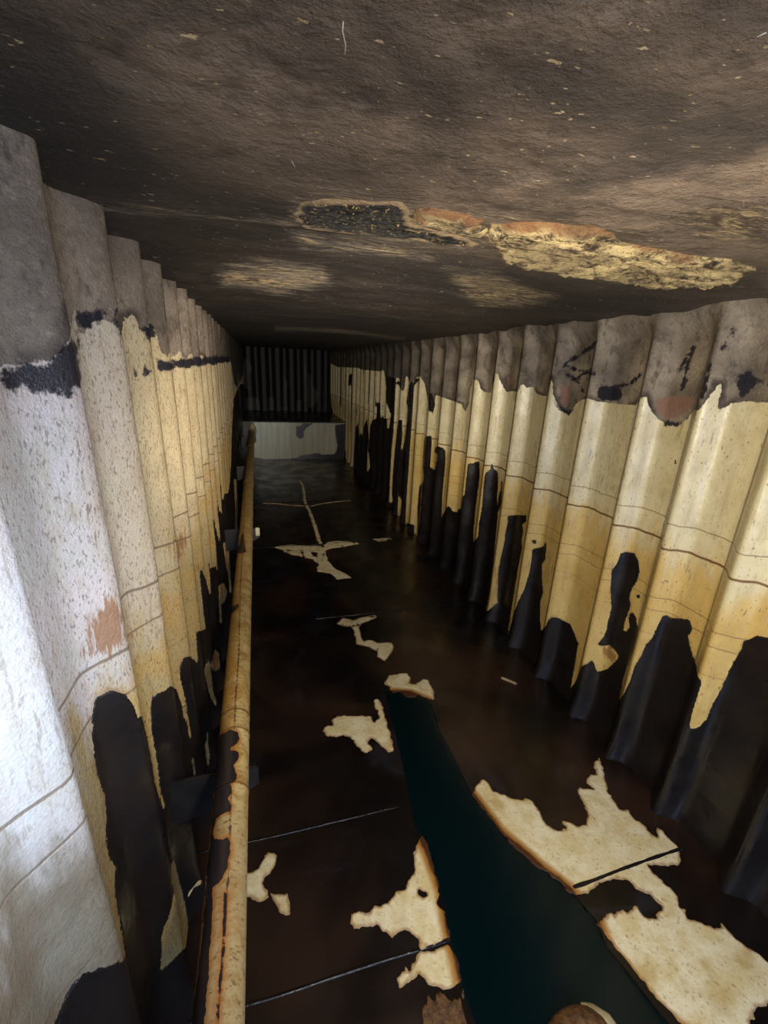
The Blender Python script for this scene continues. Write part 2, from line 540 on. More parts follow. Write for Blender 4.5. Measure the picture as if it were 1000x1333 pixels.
LEFT_SOOT = [
    [(12, 497), (16, 512), (22, 495), (35, 498), (42, 512), (70, 515), (78, 508), (92, 509), (105, 500), (107, 488), (97, 458), (93, 438), (84, 458), (66, 471), (35, 480), (8, 488)],
    [(103, 444), (99, 415), (108, 408), (130, 402), (150, 408), (157, 432), (146, 418), (130, 414), (118, 419), (108, 430)],
    [(204, 470), (222, 470), (246, 467), (282, 464), (300, 465), (300, 471), (280, 474), (246, 477), (222, 481), (205, 483)],
    [(170, 478), (178, 476), (177, 488), (170, 486)], [(186, 478), (192, 477), (195, 484), (190, 486)], [(181, 425), (190, 430), (196, 424), (200, 440), (192, 440)],
]
LEFT_RUST = [[(112, 820), (118, 800), (132, 785), (142, 768), (152, 775), (160, 800), (168, 832), (150, 848), (128, 858), (112, 850)],
             [(230, 700), (240, 690), (246, 705), (238, 725), (226, 730)], [(274, 850), (285, 850), (286, 875), (276, 874)]]
LEFT_PRIMER = [[(30, 480), (60, 480), (95, 455), (106, 492), (60, 498), (30, 492)]]

z81 = lambda p: T((600, 700), .4, p)
z86 = lambda p: T((600, 560), .2551, p)
z83 = lambda p: T((440, 440), .21, p)
z62 = lambda p: T((600, 400), .225, p)
z5 = lambda p: T((500, 350), .5, p)
RIGHT_OIL = [
    [(1500, 760), (1060, 800)] + z81([(1000, 325), (965, 318), (940, 330), (920, 335), (915, 360), (890, 400), (865, 450), (850, 490), (820, 540), (800, 590),
         (770, 620), (742, 622), (752, 575), (785, 468), (770, 450), (768, 420), (755, 380), (745, 345), (740, 320), (755, 300), (745, 265), (710, 262),
         (680, 260), (670, 250), (655, 255), (640, 290), (620, 330), (600, 350), (590, 380), (565, 420), (550, 470), (530, 510), (516, 528), (530, 455),
         (560, 365), (578, 300), (570, 255), (555, 240), (546, 262), (550, 288), (540, 306), (530, 300), (535, 270), (553, 225), (550, 190), (558, 165),
         (575, 140), (583, 110), (578, 75), (565, 50), (545, 45), (520, 50), (510, 80), (490, 110), (488, 170), (490, 230), (480, 270), (475, 300),
         (460, 330), (445, 345), (455, 352), (485, 350), (500, 365), (515, 385), (505, 400), (480, 425), (455, 435), (440, 435), (436, 408), (425, 398),
         (410, 412), (395, 415), (385, 440), (375, 465), (358, 490), (370, 420), (383, 345), (370, 310), (355, 280), (330, 268), (318, 262), (300, 256),
         (285, 268), (275, 290), (262, 303)]) +
    z86([(405, 960), (405, 880), (420, 830), (415, 760), (415, 680), (432, 660), (438, 580), (430, 570), (420, 595), (365, 605), (362, 650), (352, 720),
         (340, 760), (325, 810), (300, 860), (275, 920), (265, 960), (240, 1052), (245, 1000), (265, 870), (290, 720), (305, 640), (313, 600),
         (310, 560), (318, 520), (315, 480), (335, 465), (335, 435), (300, 432), (260, 435), (240, 440), (240, 470), (228, 520), (225, 560), (205, 650),
         (195, 700), (190, 760), (188, 880), (150, 912), (129, 925), (150, 800), (165, 680), (180, 530), (190, 420), (205, 380), (212, 290), (214, 262),
         (208, 262), (205, 300), (195, 330), (190, 390), (184, 350), (190, 290), (190, 230), (185, 205), (170, 200), (165, 180), (155, 160), (152, 200),
         (125, 220), (120, 250), (115, 300), (110, 380), (100, 440), (92, 480), (90, 540), (65, 572), (64, 520), (75, 400), (90, 290), (97, 230),
         (95, 160), (80, 160), (60, 172), (40, 165), (35, 180), (30, 230), (20, 330), (10, 340), (0, 400)]) +
    z83([(745, 1060), (738, 1080), (710, 1075), (700, 1050), (680, 1040), (660, 1080), (642, 1110), (650, 950), (660, 850), (668, 760), (665, 700), (650, 680),
         (615, 670), (600, 685), (600, 710), (620, 720), (615, 760), (600, 820), (572, 800), (575, 760), (582, 650), (580, 605), (540, 610), (535, 640), (530, 700), (525, 810), (535, 850), (530, 890), (505, 920), (500, 980), (494, 1050),
         (494, 1150), (492, 1240), (475, 1300), (470, 1290), (475, 1160), (430, 1145), (418, 1175), (425, 1000), (440, 800), (450, 640), (460, 500),
         (470, 350), (474, 280), (455, 270), (440, 290), (425, 400), (437, 440), (430, 520), (420, 580), (410, 650), (400, 700), (390, 690), (400, 600), (398, 505),
         (375, 510), (365, 580), (355, 680), (345, 790), (340, 850), (335, 960), (340, 1010), (325, 1030), (318, 1010), (322, 900), (333, 700), (345, 580), (350, 480),
         (355, 370), (360, 255), (330, 240), (300, 240), (300, 350), (300, 400), (330, 470), (318, 562), (305, 560), (305, 500), (285, 500), (280, 400), (278, 490), (265, 497), (262, 400), (245, 400), (238, 500), (215, 510),
         (200, 545), (195, 620), (190, 700), (200, 800), (185, 832), (178, 825), (183, 700), (190, 600), (180, 500), (160, 550), (150, 628), (146, 560), (132, 622), (126, 520), (110, 555),
         (100, 690), (95, 800), (90, 842), (75, 840), (68, 800), (50, 802), (50, 700), (32, 692), (20, 595), (-10, 560), (-40, 420)]) +
    [(425, 440), (400, 700), (400, 1600), (1500, 1600)],
    [(692, 704), (697, 702), (699, 707), (694, 709)], [(829, 774), (834, 774), (833, 780), (829, 779)],
    z83([(555, 350), (580, 340), (600, 400), (590, 465), (565, 450)]),
    z83([(360, 280), (380, 262), (405, 335), (395, 300)]), z83([(480, 250), (505, 255), (470, 300)]),
    z5([(755, 498), (762, 498), (762, 512), (756, 510)]),
    ('l', z83([(20, 180), (18, 420)]), .7), ('l', z83([(45, 180), (40, 500)]), .6), ('l', z83([(90, 180), (75, 640)]), .6), ('l', z83([(75, 230), (70, 290)]), 1.4),
    ('l', z83([(130, 185), (118, 480)]), .5), ('l', z83([(160, 195), (150, 420)]), .5), ('l', z83([(198, 200), (190, 400)]), .6), ('l', z83([(236, 200), (232, 420)]), .6),
]
RIGHT_CREAM = [z83([(375, 960), (395, 1010), (388, 1100), (370, 1115), (372, 1030)])]
RIGHT_GRIME = [
    [(425, 300), (425, 470)] + z83([(0, 180), (130, 185), (140, 195), (240, 205), (272, 205), (285, 190), (300, 300), (320, 460), (345, 470), (355, 262), (372, 238), (385, 262),
         (380, 300), (405, 340), (415, 300), (420, 240), (432, 235), (445, 280), (475, 270), (490, 240), (510, 235), (540, 285), (550, 340), (560, 400), (560, 450),
         (585, 465), (600, 430), (605, 350)]) +
    z62([(5, 560), (25, 610), (45, 560), (55, 470), (75, 420), (100, 420), (115, 470), (140, 490), (175, 495), (190, 440), (205, 370), (215, 385),
         (235, 440), (265, 488), (300, 485), (330, 490), (345, 450), (365, 445), (380, 465), (420, 460), (440, 500), (495, 515), (510, 480), (520, 410),
         (530, 420), (535, 500), (560, 560), (600, 610), (625, 622), (650, 600), (665, 560), (700, 535)]) +
    z5([(530, 338), (560, 345), (600, 350), (655, 355), (668, 335), (685, 330), (690, 360), (710, 385), (735, 405), (765, 408), (795, 385), (805, 370),
        (825, 365), (850, 325), (870, 298), (880, 302), (872, 350), (864, 368), (890, 360), (905, 350), (935, 345), (1000, 348)]) + [(1400, 540), (1500, 300), (1400, -300), (425, -300)]]
RIGHT_SOOT = [[(777, 507), (780, 503), (800, 502), (808, 505), (810, 515), (800, 523), (788, 520), (778, 518)],
              z5([(700, 385), (712, 390), (735, 407), (765, 409), (790, 388), (780, 400), (760, 402), (735, 398)]),
              z5([(905, 160), (915, 145), (918, 160), (905, 185), (885, 215), (880, 205)]),
              z5([(920, 280), (950, 262), (965, 290), (950, 330), (930, 330)]), z5([(955, 285), (1000, 290), (1000, 298), (965, 296)]),
              z5([(440, 330), (452, 355), (480, 372), (495, 365), (482, 380), (455, 365), (440, 345)]),
              ('l', z5([(805, 205), (790, 250), (775, 320)]), 1.6), ('l', z5([(850, 250), (835, 300), (828, 330)]), 1.4), ('l', z5([(790, 225), (765, 270)]), 1.2),
              ('l', z5([(470, 250), (500, 230), (540, 205), (550, 190)]), 1.6), ('l', z5([(470, 250), (500, 262), (545, 275)]), 1.5), ('l', z5([(490, 290), (520, 275), (535, 262)]), 1.3),
              ('l', z5([(480, 275), (510, 300), (520, 320)]), 1.2), ('l', z5([(600, 305), (640, 300), (670, 275)]), 1.5)]
RIGHT_PRIMER = [[(852, 520), (880, 514), (905, 518), (905, 526), (895, 533), (880, 545), (866, 546), (855, 535)], [(730, 503), (742, 502), (742, 525), (736, 532), (730, 522)],
                [(660, 492), (668, 490), (670, 500), (662, 502)]]
RIGHT_RUST = [z81([(450, 350), (485, 352), (515, 385), (500, 400), (470, 392)]), z86([(175, 700), (192, 700), (190, 880), (178, 860)]), z86([(240, 960), (262, 950), (255, 1050), (240, 1050)])]


# ------------------------------------------------------------------ the corrugated side walls
def profile(ys, peaks, depth, desc, rise):
    """outward offset of the plate (0 on a ridge, depth in a groove) and distance to the hidden corner"""
    kx, kv = [], []
    for a, b in zip(peaks[:-1], peaks[1:]):
        kx += [a - .004, a + .006, a + desc, b - rise, ]
        kv += [0, 0.0, depth, depth]
    off = np.interp(ys, kx, kv)
    k = np.array([1, 2, 3, 2, 1.]); k /= k.sum()
    off = np.convolve(np.pad(off, 2, mode='edge'), k, 'valid')
    co = np.min(np.abs(ys[:, None] - (np.array(peaks)[None, :] + desc)), 1)
    return off, co


def spaced(peaks, first, last, step):
    p = list(peaks)
    while p[0] > first: p.insert(0, p[0] - step)
    while p[-1] < last: p.append(p[-1] + step)
    return p


Y0, Y1 = -1.3, 9.4
ys = np.concatenate([np.arange(Y0, 3.0, .009), np.arange(3.0, 5.0, .014), np.arange(5.0, Y1 + .001, .02)])
zs = np.linspace(-.01, CEIL + .02, 200)


def build_wall(name, left, mat, oil, cream, grime, soot, primer, rust, fall):
    if left:
        peaks = spaced([.46, .71, .963, 1.21, 1.452, 1.70, 1.944], Y0, Y1, .247)
        off, co = profile(ys, peaks, .058, .05, .066)
    else:
        peaks = spaced([.92, 1.18, 1.43, 1.73, 2.015, 2.31, 2.59, 2.86, 3.14], Y0, Y1, .28)
        off, co = profile(ys, peaks, .074, .075, .045)
    Yg, Zg = np.meshgrid(ys, zs, indexing='ij')
    Og = np.repeat(off[:, None], len(zs), 1)
    Cg = np.repeat(co[:, None], len(zs), 1)
    if not left:                                     # sludge fills the grooves right under the ceiling
        Og = Og * (1 - .75 * np.clip((Zg - (CEIL - .09)) / .08, 0, 1))
    dent = .004 * fbm(Yg * 3, Zg * 2.2, 5, 3)
    if left:
        yy = Yg + .075 * np.clip((1.75 - Zg) / 1.3, 0, 1) * np.clip((Yg + .2) / .8, 0, 1)
        X = -.23 - Og + dent
    else:
        yy = Yg
        X = 1.425 + Og + dent
    foot = .022 * np.clip(1 - Zg / .16, 0, 1) ** 2       # flare added at the plate foot, tilted up to catch bluish highlights
    X = X + (foot if left else -foot)
    P = np.stack([X, yy, Zg], -1).reshape(-1, 3)
    px, dep = project(P)
    m = np.maximum(dep, .05) / FPX
    off_w = offscreen(px, dep)
    s_oil = np.clip(union(px, oil, cream) * m, -.3, .3)
    fb = (fall + .35 * fbm(P[:, 1] * 5, P[:, 2] * 1.5, 9, 3) - P[:, 2]) * .5
    s_oil = s_oil * (1 - off_w) + np.clip(fb, -.3, .3) * off_w
    s_gr = np.clip(union(px, grime) * m, -.3, .3)
    fg = P[:, 2] - (1.56 + .1 * fbm(P[:, 1] * 6, P[:, 2], 3, 3))
    s_gr = s_gr * (1 - off_w) + np.clip(fg, -.3, .3) * off_w
    at = dict(oil=s_oil, grime=s_gr, corner=Cg.ravel())
    for k, pl in (('soot', soot), ('primer', primer), ('rust', rust)):
        at[k] = np.where(off_w > .5, -.3, np.clip(union(px, pl) * m, -.3, .3))
    o = mesh_obj(name, P, grid_faces(len(ys), len(zs), flip=not left), mat, attrs=at)
    return tag(o, kind='structure')


build_wall('wall_left', True, MAT['wl'], LEFT_OIL, LEFT_CREAM, LEFT_GRIME, LEFT_SOOT, LEFT_PRIMER, LEFT_RUST, .45)
build_wall('wall_right', False, MAT['wr'], RIGHT_OIL, RIGHT_CREAM, RIGHT_GRIME, RIGHT_SOOT, RIGHT_PRIMER, RIGHT_RUST, .85)

# ------------------------------------------------------------------ floor
fx = np.arange(-.34, 1.56, .05); fy = np.arange(Y0, Y1 + .05, .05)
Xg, Yg = np.meshgrid(fx, fy, indexing='ij')
P = np.stack([Xg, Yg, .0 * Xg], -1).reshape(-1, 3)
tag(mesh_obj('floor', P, grid_faces(len(fx), len(fy), flip=True), MAT['floor']), kind='structure')

# ------------------------------------------------------------------ ceiling with sludge relief
CE_DARK = [[(-400, 420), (-400, -300), (150, -300), (60, 0), (130, 100), (240, 190), (330, 220), (400, 240), (560, 300), (700, 345), (1000, 345), (1000, 390),  # dark zones; grazing-light shade of the left corner is painted in here
            (640, 432), (520, 446), (460, 470), (290, 470), (200, 400), (60, 300)],
           ('l', [(470, 0), (520, 60), (550, 120), (570, 180)], 9), ('l', [(560, 200), (640, 150), (760, 110), (900, 40), (980, 20)], 9),
           [(340, 210), (420, 195), (520, 215), (540, 235), (440, 245), (350, 235)]]
CE_GOLD = [[(378, 285), (382, 255), (430, 248), (540, 262), (640, 280), (760, 285), (850, 315), (980, 345), (965, 370), (840, 372), (700, 346), (640, 325), (500, 310)], [(580, 350), (640, 352), (690, 372), (725, 392), (680, 402), (620, 398), (590, 372)], [(280, 352), (340, 345), (420, 352), (430, 372), (360, 385), (290, 372)],
           ('l', [(120, 266), (200, 272), (300, 280), (385, 288)], 2), [(860, 285), (930, 272), (1000, 268), (1000, 310), (930, 315)],
           [(380, 300), (470, 308), (560, 322), (560, 335), (460, 325), (390, 315)], ('l', [(360, 428), (430, 430), (525, 441)], 3)]
cx = np.arange(-.34, 1.56, .011)
cy = np.concatenate([np.arange(Y0, .0, .03), np.arange(.0, 1.6, .009), np.arange(1.6, 3.0, .02), np.arange(3.0, Y1 + .05, .05)])
Xg, Yg = np.meshgrid(cx, cy, indexing='ij')
P = np.stack([Xg.ravel(), Yg.ravel(), np.full(Xg.size, CEIL)], 1)
px, dep = project(P)
m = np.maximum(dep, .05) / FPX
ow = offscreen(px, dep)
dark = np.clip(union(px, CE_DARK) * m, -.3, .3)
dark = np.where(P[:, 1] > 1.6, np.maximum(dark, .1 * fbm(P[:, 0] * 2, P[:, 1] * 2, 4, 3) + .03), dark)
gold = np.where(ow > .5, -.3, np.clip(union(px, CE_GOLD) * m, -.3, .3))
amp = .020 * fbm(P[:, 0] * 3, P[:, 1] * 4, 11, 5) + .006 * fbm(P[:, 0] * 22, P[:, 1] * 26, 12, 4)
ripple = .035 * fbm(P[:, 0] * 2.2, P[:, 1] * 9, 21, 4) * np.clip((P[:, 1] - .85) / .5, 0, 1) * np.clip((3.5 - P[:, 1]), 0, 1)
P[:, 2] += np.minimum(amp + ripple, .012)
tag(mesh_obj('ceiling', P, grid_faces(len(cx), len(cy)), MAT['ceil'], attrs=dict(dark=dark, gold=gold)), kind='structure')


# ------------------------------------------------------------------ irregular sheets cut from a distance field
def sheet(name, fn, bbox, step, top, thick, mat, extra=None, relief=None, parent=None, down=False):
    """fn(points xy)->signed distance; builds a thin ragged-edged slab lying on (or hanging from) z=top"""
    x = np.arange(bbox[0], bbox[2] + step, step); y = np.arange(bbox[1], bbox[3] + step, step)
    Xg, Yg = np.meshgrid(x, y, indexing='ij')
    S = fn(np.stack([Xg.ravel(), Yg.ravel()], 1)).reshape(Xg.shape)
    verts, sv, key, faces = [], [], {}, []

    def vid(k, p, s):
        if k not in key:
            key[k] = len(verts); verts.append(p); sv.append(s)
        return key[k]
    nx, ny = S.shape
    act = np.argwhere((S[:-1, :-1] > 0) | (S[1:, :-1] > 0) | (S[:-1, 1:] > 0) | (S[1:, 1:] > 0))
    for i, j in act:
        c = [(i, j), (i + 1, j), (i + 1, j + 1), (i, j + 1)]
        poly = []
        for q in range(4):
            a, b = c[q], c[(q + 1) % 4]
            sa, sb = S[a], S[b]
            if sa > 0:
                poly.append(vid(a, (x[a[0]], y[a[1]]), sa))
            if (sa > 0) != (sb > 0):
                t = sa / (sa - sb)
                k = (min(a, b), max(a, b))
                poly.append(vid(k, (x[a[0]] + t * (x[b[0]] - x[a[0]]), y[a[1]] + t * (y[b[1]] - y[a[1]])), 0.0))
        if len(set(poly)) >= 3:
            faces.append(poly)
    V = np.array(verts); sv = np.array(sv)
    n = len(V)
    if n == 0:
        return None
    ramp = np.clip(sv / max(step * 1.2, 1e-4), 0, 1)
    r = relief(V, sv) if relief else np.zeros(n)
    sg = -1 if down else 1
    zt = top + sg * (thick * (.6 + .4 * ramp) + r)
    zb = np.full(n, top - sg * .001)
    A = [(V[k, 0], V[k, 1], zt[k]) for k in range(n)] + [(V[k, 0], V[k, 1], zb[k]) for k in range(n)]
    edges = {}
    for f in faces:
        for a, b in zip(f, f[1:] + f[:1]):
            edges[(a, b)] = 1
    F = [list(f) if not down else list(f)[::-1] for f in faces]
    F += [[k + n for k in (f[::-1] if not down else f)] for f in faces]
    for (a, b) in edges:
        if (b, a) not in edges:
            F.append([b, a, a + n, b + n] if not down else [a, b, b + n, a + n])
    at = dict(edge=np.concatenate([sv, sv]))
    if extra:
        for k, g in extra.items():
            v = g(V); at[k] = np.concatenate([v, v])
    return mesh_obj(name, A, F, mat, parent, attrs=at)


def back(poly, z):
    return [tuple(on_z(a, b, z)[:2]) for a, b in poly]


def poly_fn(polys, minus=(), rough=.006, fr=45, seed=1):
    def fn(q):
        s = union(q, polys, minus)
        return s + rough * 3.2 * fbm(q[:, 0] * fr, q[:, 1] * fr, seed, 5) + rough * .15
    return fn


def bbox_of(polys, pad=.02):
    a = np.array([p for q in polys for p in (q[1] if isinstance(q[0], str) else q)])
    return (a[:, 0].min() - pad, a[:, 1].min() - pad, a[:, 0].max() + pad, a[:, 1].max() + pad)


LIQ = back([(500, 900), (515, 955), (527, 1010), (540, 1075), (556, 1110), (575, 1165), (585, 1215), (600, 1280), (622, 1340), (650, 1460),
            (1100, 1460), (872, 1334), (790, 1232), (778, 1200), (742, 1158), (700, 1125), (650, 1080), (612, 1030), (598, 1000), (572, 948), (560, 912), (535, 902), (515, 900)], 0)


def liquid_level(q):
    s = sdf_poly(q, LIQ)
    return s + .002 * fbm(q[:, 0] * 30, q[:, 1] * 30, 3, 2)


shore = dict(shore=lambda V: -sdf_poly(V, LIQ))

z82 = lambda p: T((250, 750), .35, p)
z84 = lambda p: T((600, 980), .4, p)
z85 = lambda p: T((250, 1000), .4, p)
z4 = lambda p: T((240, 400), .32, p)
z9 = lambda p: T((300, 560), .18, p)
PATCHES = [
    ('large ragged cream patch along the right shore of the teal liquid',
     [z84([(35, 135), (50, 110), (75, 88), (90, 100), (105, 125), (150, 145), (200, 155), (225, 148), (240, 170), (260, 200), (275, 235), (300, 250), (330, 255),
           (345, 240), (330, 228), (350, 225), (375, 240), (405, 235), (412, 205), (400, 160), (380, 130), (378, 118), (430, 118), (410, 100), (412, 80), (440, 70),
           (435, 35), (450, 18), (462, 45), (468, 80), (480, 130), (515, 185), (545, 190), (570, 220), (600, 240), (620, 270), (640, 275), (640, 245), (655, 255),
           (690, 295), (705, 310), (715, 340), (705, 368), (690, 362), (660, 368), (625, 362), (610, 370), (630, 400), (680, 440), (705, 470), (715, 505), (733, 508),
           (733, 545), (760, 550), (820, 570), (845, 575), (850, 558), (870, 580), (900, 610), (1000, 680), (1060, 730), (1100, 830), (1000, 820), (955, 830), (940, 882),
           (960, 960), (800, 980), (720, 884), (640, 800), (560, 700), (500, 630), (445, 560), (490, 525), (500, 540), (525, 505), (540, 520), (575, 500), (590, 530),
           (610, 545), (635, 540), (635, 515), (650, 512), (655, 500), (620, 460), (570, 440), (545, 415), (490, 412), (450, 425), (430, 445), (380, 465), (345, 448),
           (345, 435), (250, 370), (180, 310), (130, 260), (80, 190), (40, 145)])], [], .006),
    ('triangular cream patch with a small hole, left of the teal liquid',
     [z85([(748, 222), (765, 250), (785, 320), (800, 380), (802, 410), (795, 440), (820, 465), (832, 520), (838, 552), (790, 572), (745, 590), (740, 560), (720, 540),
           (690, 525), (650, 547), (620, 530), (600, 508), (560, 520), (530, 520), (515, 505), (515, 480), (540, 472), (570, 475), (600, 450), (640, 440), (660, 405),
           (690, 400), (715, 350), (725, 330), (722, 290), (735, 250)])], [('l', z85([(745, 407), (753, 410)]), 3)], .006),
    ('yellow brown patch of coating just below the near weld line beside the teal liquid',
     [z85([(745, 602), (790, 592), (832, 574), (855, 610), (870, 650), (875, 690), (850, 715), (820, 722), (790, 715), (760, 690), (740, 670), (700, 700), (675, 715),
           (665, 690), (680, 670), (695, 650), (710, 660), (725, 630)])], [], .005),
    ('bright cream patch shaped like a fish left of the head of the teal liquid',
     [z82([(490, 575), (500, 560), (525, 555), (522, 535), (550, 520), (600, 522), (640, 520), (665, 525), (678, 543), (695, 530), (690, 500), (678, 480), (680, 460),
           (690, 455), (705, 480), (720, 530), (735, 580), (745, 620), (752, 645), (745, 655), (730, 652), (700, 630), (680, 610), (665, 603), (655, 615), (668, 645),
           (650, 658), (635, 650), (605, 620), (590, 600), (565, 590), (535, 597), (505, 597)])], [], .006),
    ('bright cream and brown patch bridging the head of the teal liquid',
     [z82([(715, 400), (730, 370), (760, 365), (800, 362), (812, 380), (805, 400), (830, 405), (855, 385), (880, 383), (888, 410), (900, 430), (897, 458), (875, 455),
           (845, 440), (830, 452), (800, 450), (770, 430), (745, 435), (735, 410)])], [], .006),
    ('small crooked brown and cream patch on the floor beyond the head of the liquid',
     [z82([(540, 178), (560, 155), (600, 165), (625, 155), (680, 145), (690, 152), (660, 165), (635, 175), (620, 190), (637, 245), (655, 238), (675, 240), (690, 250),
           (740, 245), (752, 262), (740, 290), (715, 315), (690, 300), (688, 280), (660, 265), (635, 258), (612, 252), (604, 210), (592, 188), (570, 188)])], [], .005),
    ('forked cream patch on the black floor right of the pipe',
     [z85([(120, 400), (150, 350), (180, 342), (215, 330), (235, 290), (250, 275), (270, 278), (275, 300), (265, 325), (240, 350), (233, 380), (250, 420), (225, 435),
           (200, 425), (180, 415), (140, 430)])], [], .005),
    ('small cream and rust fragment beside the forked patch near the pipe',
     [z85([(253, 407), (275, 412), (300, 415), (310, 408), (318, 450), (318, 475), (305, 482), (285, 465), (270, 435)])], [], .004),
    ('far tattered cream patch lying along a floor weld line deep in the duct',
     [z4([(355, 975), (400, 970), (440, 965), (490, 970), (560, 972), (580, 955), (620, 950), (700, 955), (715, 962), (660, 972), (600, 980), (575, 990), (582, 1030),
          (610, 1060), (640, 1075), (680, 1100), (620, 1108), (590, 1080), (540, 1075), (545, 1045), (520, 1025), (480, 1015), (430, 1005), (400, 990)])],
     [z4([(470, 985), (480, 985), (492, 1018), (480, 1018)]), z4([(510, 990), (540, 1000), (540, 1018), (520, 1012)]), z4([(415, 985), (450, 990), (450, 994), (420, 992)])], .010),
    ('thin cream streak on the far floor beside the right wall', [z4([(765, 943), (840, 937), (846, 945), (790, 953)])], [], .006),
    ('narrow cream trail running lengthwise down the far floor',
     [('l', z9([(500, 365), (525, 400), (540, 520), (575, 590), (600, 660), (625, 740), (650, 820)]), 2.0)], [], .008),
    ('far thin cream line across the floor left of the lengthwise trail', [('l', z9([(240, 528), (330, 530), (430, 542), (530, 548)]), 1.3)], [], .008),
    ('far thin cream line across the floor right of the lengthwise trail', [('l', z9([(585, 548), (660, 532), (750, 518), (870, 508)]), 1.3)], [], .008),
    ('tiny pale stick lying at the foot of the right wall', [('l', [(654, 883), (671, 890)], 2.0)], [], .001),
]
for label, polys, minus, rough in PATCHES:
    W = []
    for lst in (polys, minus):
        r_ = []
        for p in lst:
            if isinstance(p[0], str):
                a = back(p[1], 0)
                dpt = np.mean([np.hypot(q[1], H) for q in a])
                r_.append(('l', a, p[2] * dpt / FPX))
            else:
                r_.append(back(p, 0))
        W.append(r_)
    bb = bbox_of(W[0])
    far = bb[1]
    step = .004 if far < 1.6 else (.008 if far < 3 else .014)
    near_y = (bb[1] + bb[3]) / 2
    stick = 'stick' in label
    o = sheet('wood_splinter' if stick else 'bare_patch', poly_fn(W[0], W[1], rough, 60 if far < 2 else 25, len(label)), bb, step, .0, .0035 if not stick else .008, MAT['patch'], shore)
    tag(o, label, 'splinter' if stick else 'paint patch', None if stick else 'bare cream patches on the floor')

CUT = [back(PATCHES[k][1][0], 0) for k in (0, 4)]


def liquid_cut(q):
    return np.minimum(liquid_level(q), -union(q, CUT) - .001)


tag(sheet('liquid_pool', liquid_cut, bbox_of([LIQ]), .010, .0, .0012, MAT['liquid']),
    'dark teal strip of still liquid down the middle of the black floor', 'liquid')

# brown flaky debris below the near weld line
deb = back([(546, 1292), (560, 1284), (590, 1288), (605, 1282), (612, 1310), (622, 1340), (625, 1380), (550, 1390), (540, 1340)], 0)


def deb_fn(q):
    return sdf_poly(q, deb) * .6 + .03 * fbm(q[:, 0] * 70, q[:, 1] * 14, 8, 4) - .013


tag(sheet('sludge_debris', deb_fn, bbox_of([deb]), .004, .0, .003, MAT['brown'], relief=lambda V, s: .004 * np.abs(fbm(V[:, 0] * 90, V[:, 1] * 25, 3, 3))),
    'dark brown fibrous sludge streaks on the floor below the yellow brown patch', 'debris', kind='stuff')

# rounded lump of brown scale with a cream rim, standing in the liquid at the bottom of the view
lump_c = on_z(755, 1352, 0)


def dome(name, cxy, rx, ry, h, mat, parent=None, seed=1, a0=0.0, a1=2 * math.pi, r0=0.0, lift=0.0):
    nu, nv = 36, 14
    V, F = [], []
    for i in range(nu + 1):
        th = a0 + (a1 - a0) * i / nu
        for j in range(nv + 1):
            rr = r0 + (1 - r0) * j / nv
            n1 = 1 + .10 * float(fbm(np.array([math.cos(th) * 2 + 5]), np.array([math.sin(th) * 2 + seed]), seed, 3)[0])
            x = cxy[0] + rx * rr * n1 * math.cos(th); y = cxy[1] + ry * rr * n1 * math.sin(th)
            z = h * math.sqrt(max(0, 1 - rr ** 2.4)) * (1 + .25 * float(fbm(np.array([x * 60]), np.array([y * 18]), seed, 3)[0])) + lift
            V.append((x - cxy[0], y - cxy[1], z))
    for i in range(nu):
        for j in range(nv):
            a = i * (nv + 1) + j
            F.append((a, a + 1, a + nv + 2, a + nv + 1))
    o = mesh_obj(name, V, F, mat, parent)
    if parent is None:
        o.location = (cxy[0], cxy[1], 0)
    return o


root = bpy.data.objects.new('scale_lump', None); COL.objects.link(root); root.location = (lump_c[0], lump_c[1], 0)
tag(root, 'rounded brown lump with a cream rim in the teal liquid at the bottom edge', 'lump')
dome('brown_crust', lump_c, .092, .060, .035, MAT['brown'], root, 3)
rim = dome('cream_rim', lump_c, .112, .064, .026, MAT['cream'], root, 3, a0=-1.4, a1=1.15, r0=.35)
rim['label'] = 'smooth cream rim on the right side'


# ------------------------------------------------------------------ weld beads across the floor
def bead(name, x0, x1, y, r, seed, slope=0.0):
    n = max(8, int((x1 - x0) / .012)); k = 7
    V, F = [], []
    for i in range(n + 1):
        x = x0 + (x1 - x0) * i / n
        rr = r * (.75 + .9 * float(fbm(np.array([x * 30.]), np.array([seed * 1.]), seed, 3)[0] + .5) * .6)
        if i in (0, n): rr *= .2
        yy = y + slope * (x - x0) + .006 * float(fbm(np.array([x * 5.]), np.array([seed * 3.]), seed, 2)[0])
        for j in range(k):
            a = math.pi * j / (k - 1)
            V.append((x, yy + rr * 1.5 * math.cos(a), rr * math.sin(a) - .0005))
    for i in range(n):
        for j in range(k - 1):
            a = i * k + j
            F.append((a, a + k, a + k + 1, a + 1))
    return tag(mesh_obj(name, V, F, MAT['bead']), kind='structure')


bead('trim_1', -.27, .485, .742, .003, 1)
bead('trim_2', -.27, .46, 1.172, .0025, 2)
bead('trim_3', .92, 1.40, .770, .0052, 3, .03)
bead('trim_4', .30, 1.42, 2.545, .004, 4)
bead('trim_5', -.27, 1.42, 3.80, .005, 5)
bead('trim_6', -.27, 1.42, 5.15, .005, 6)

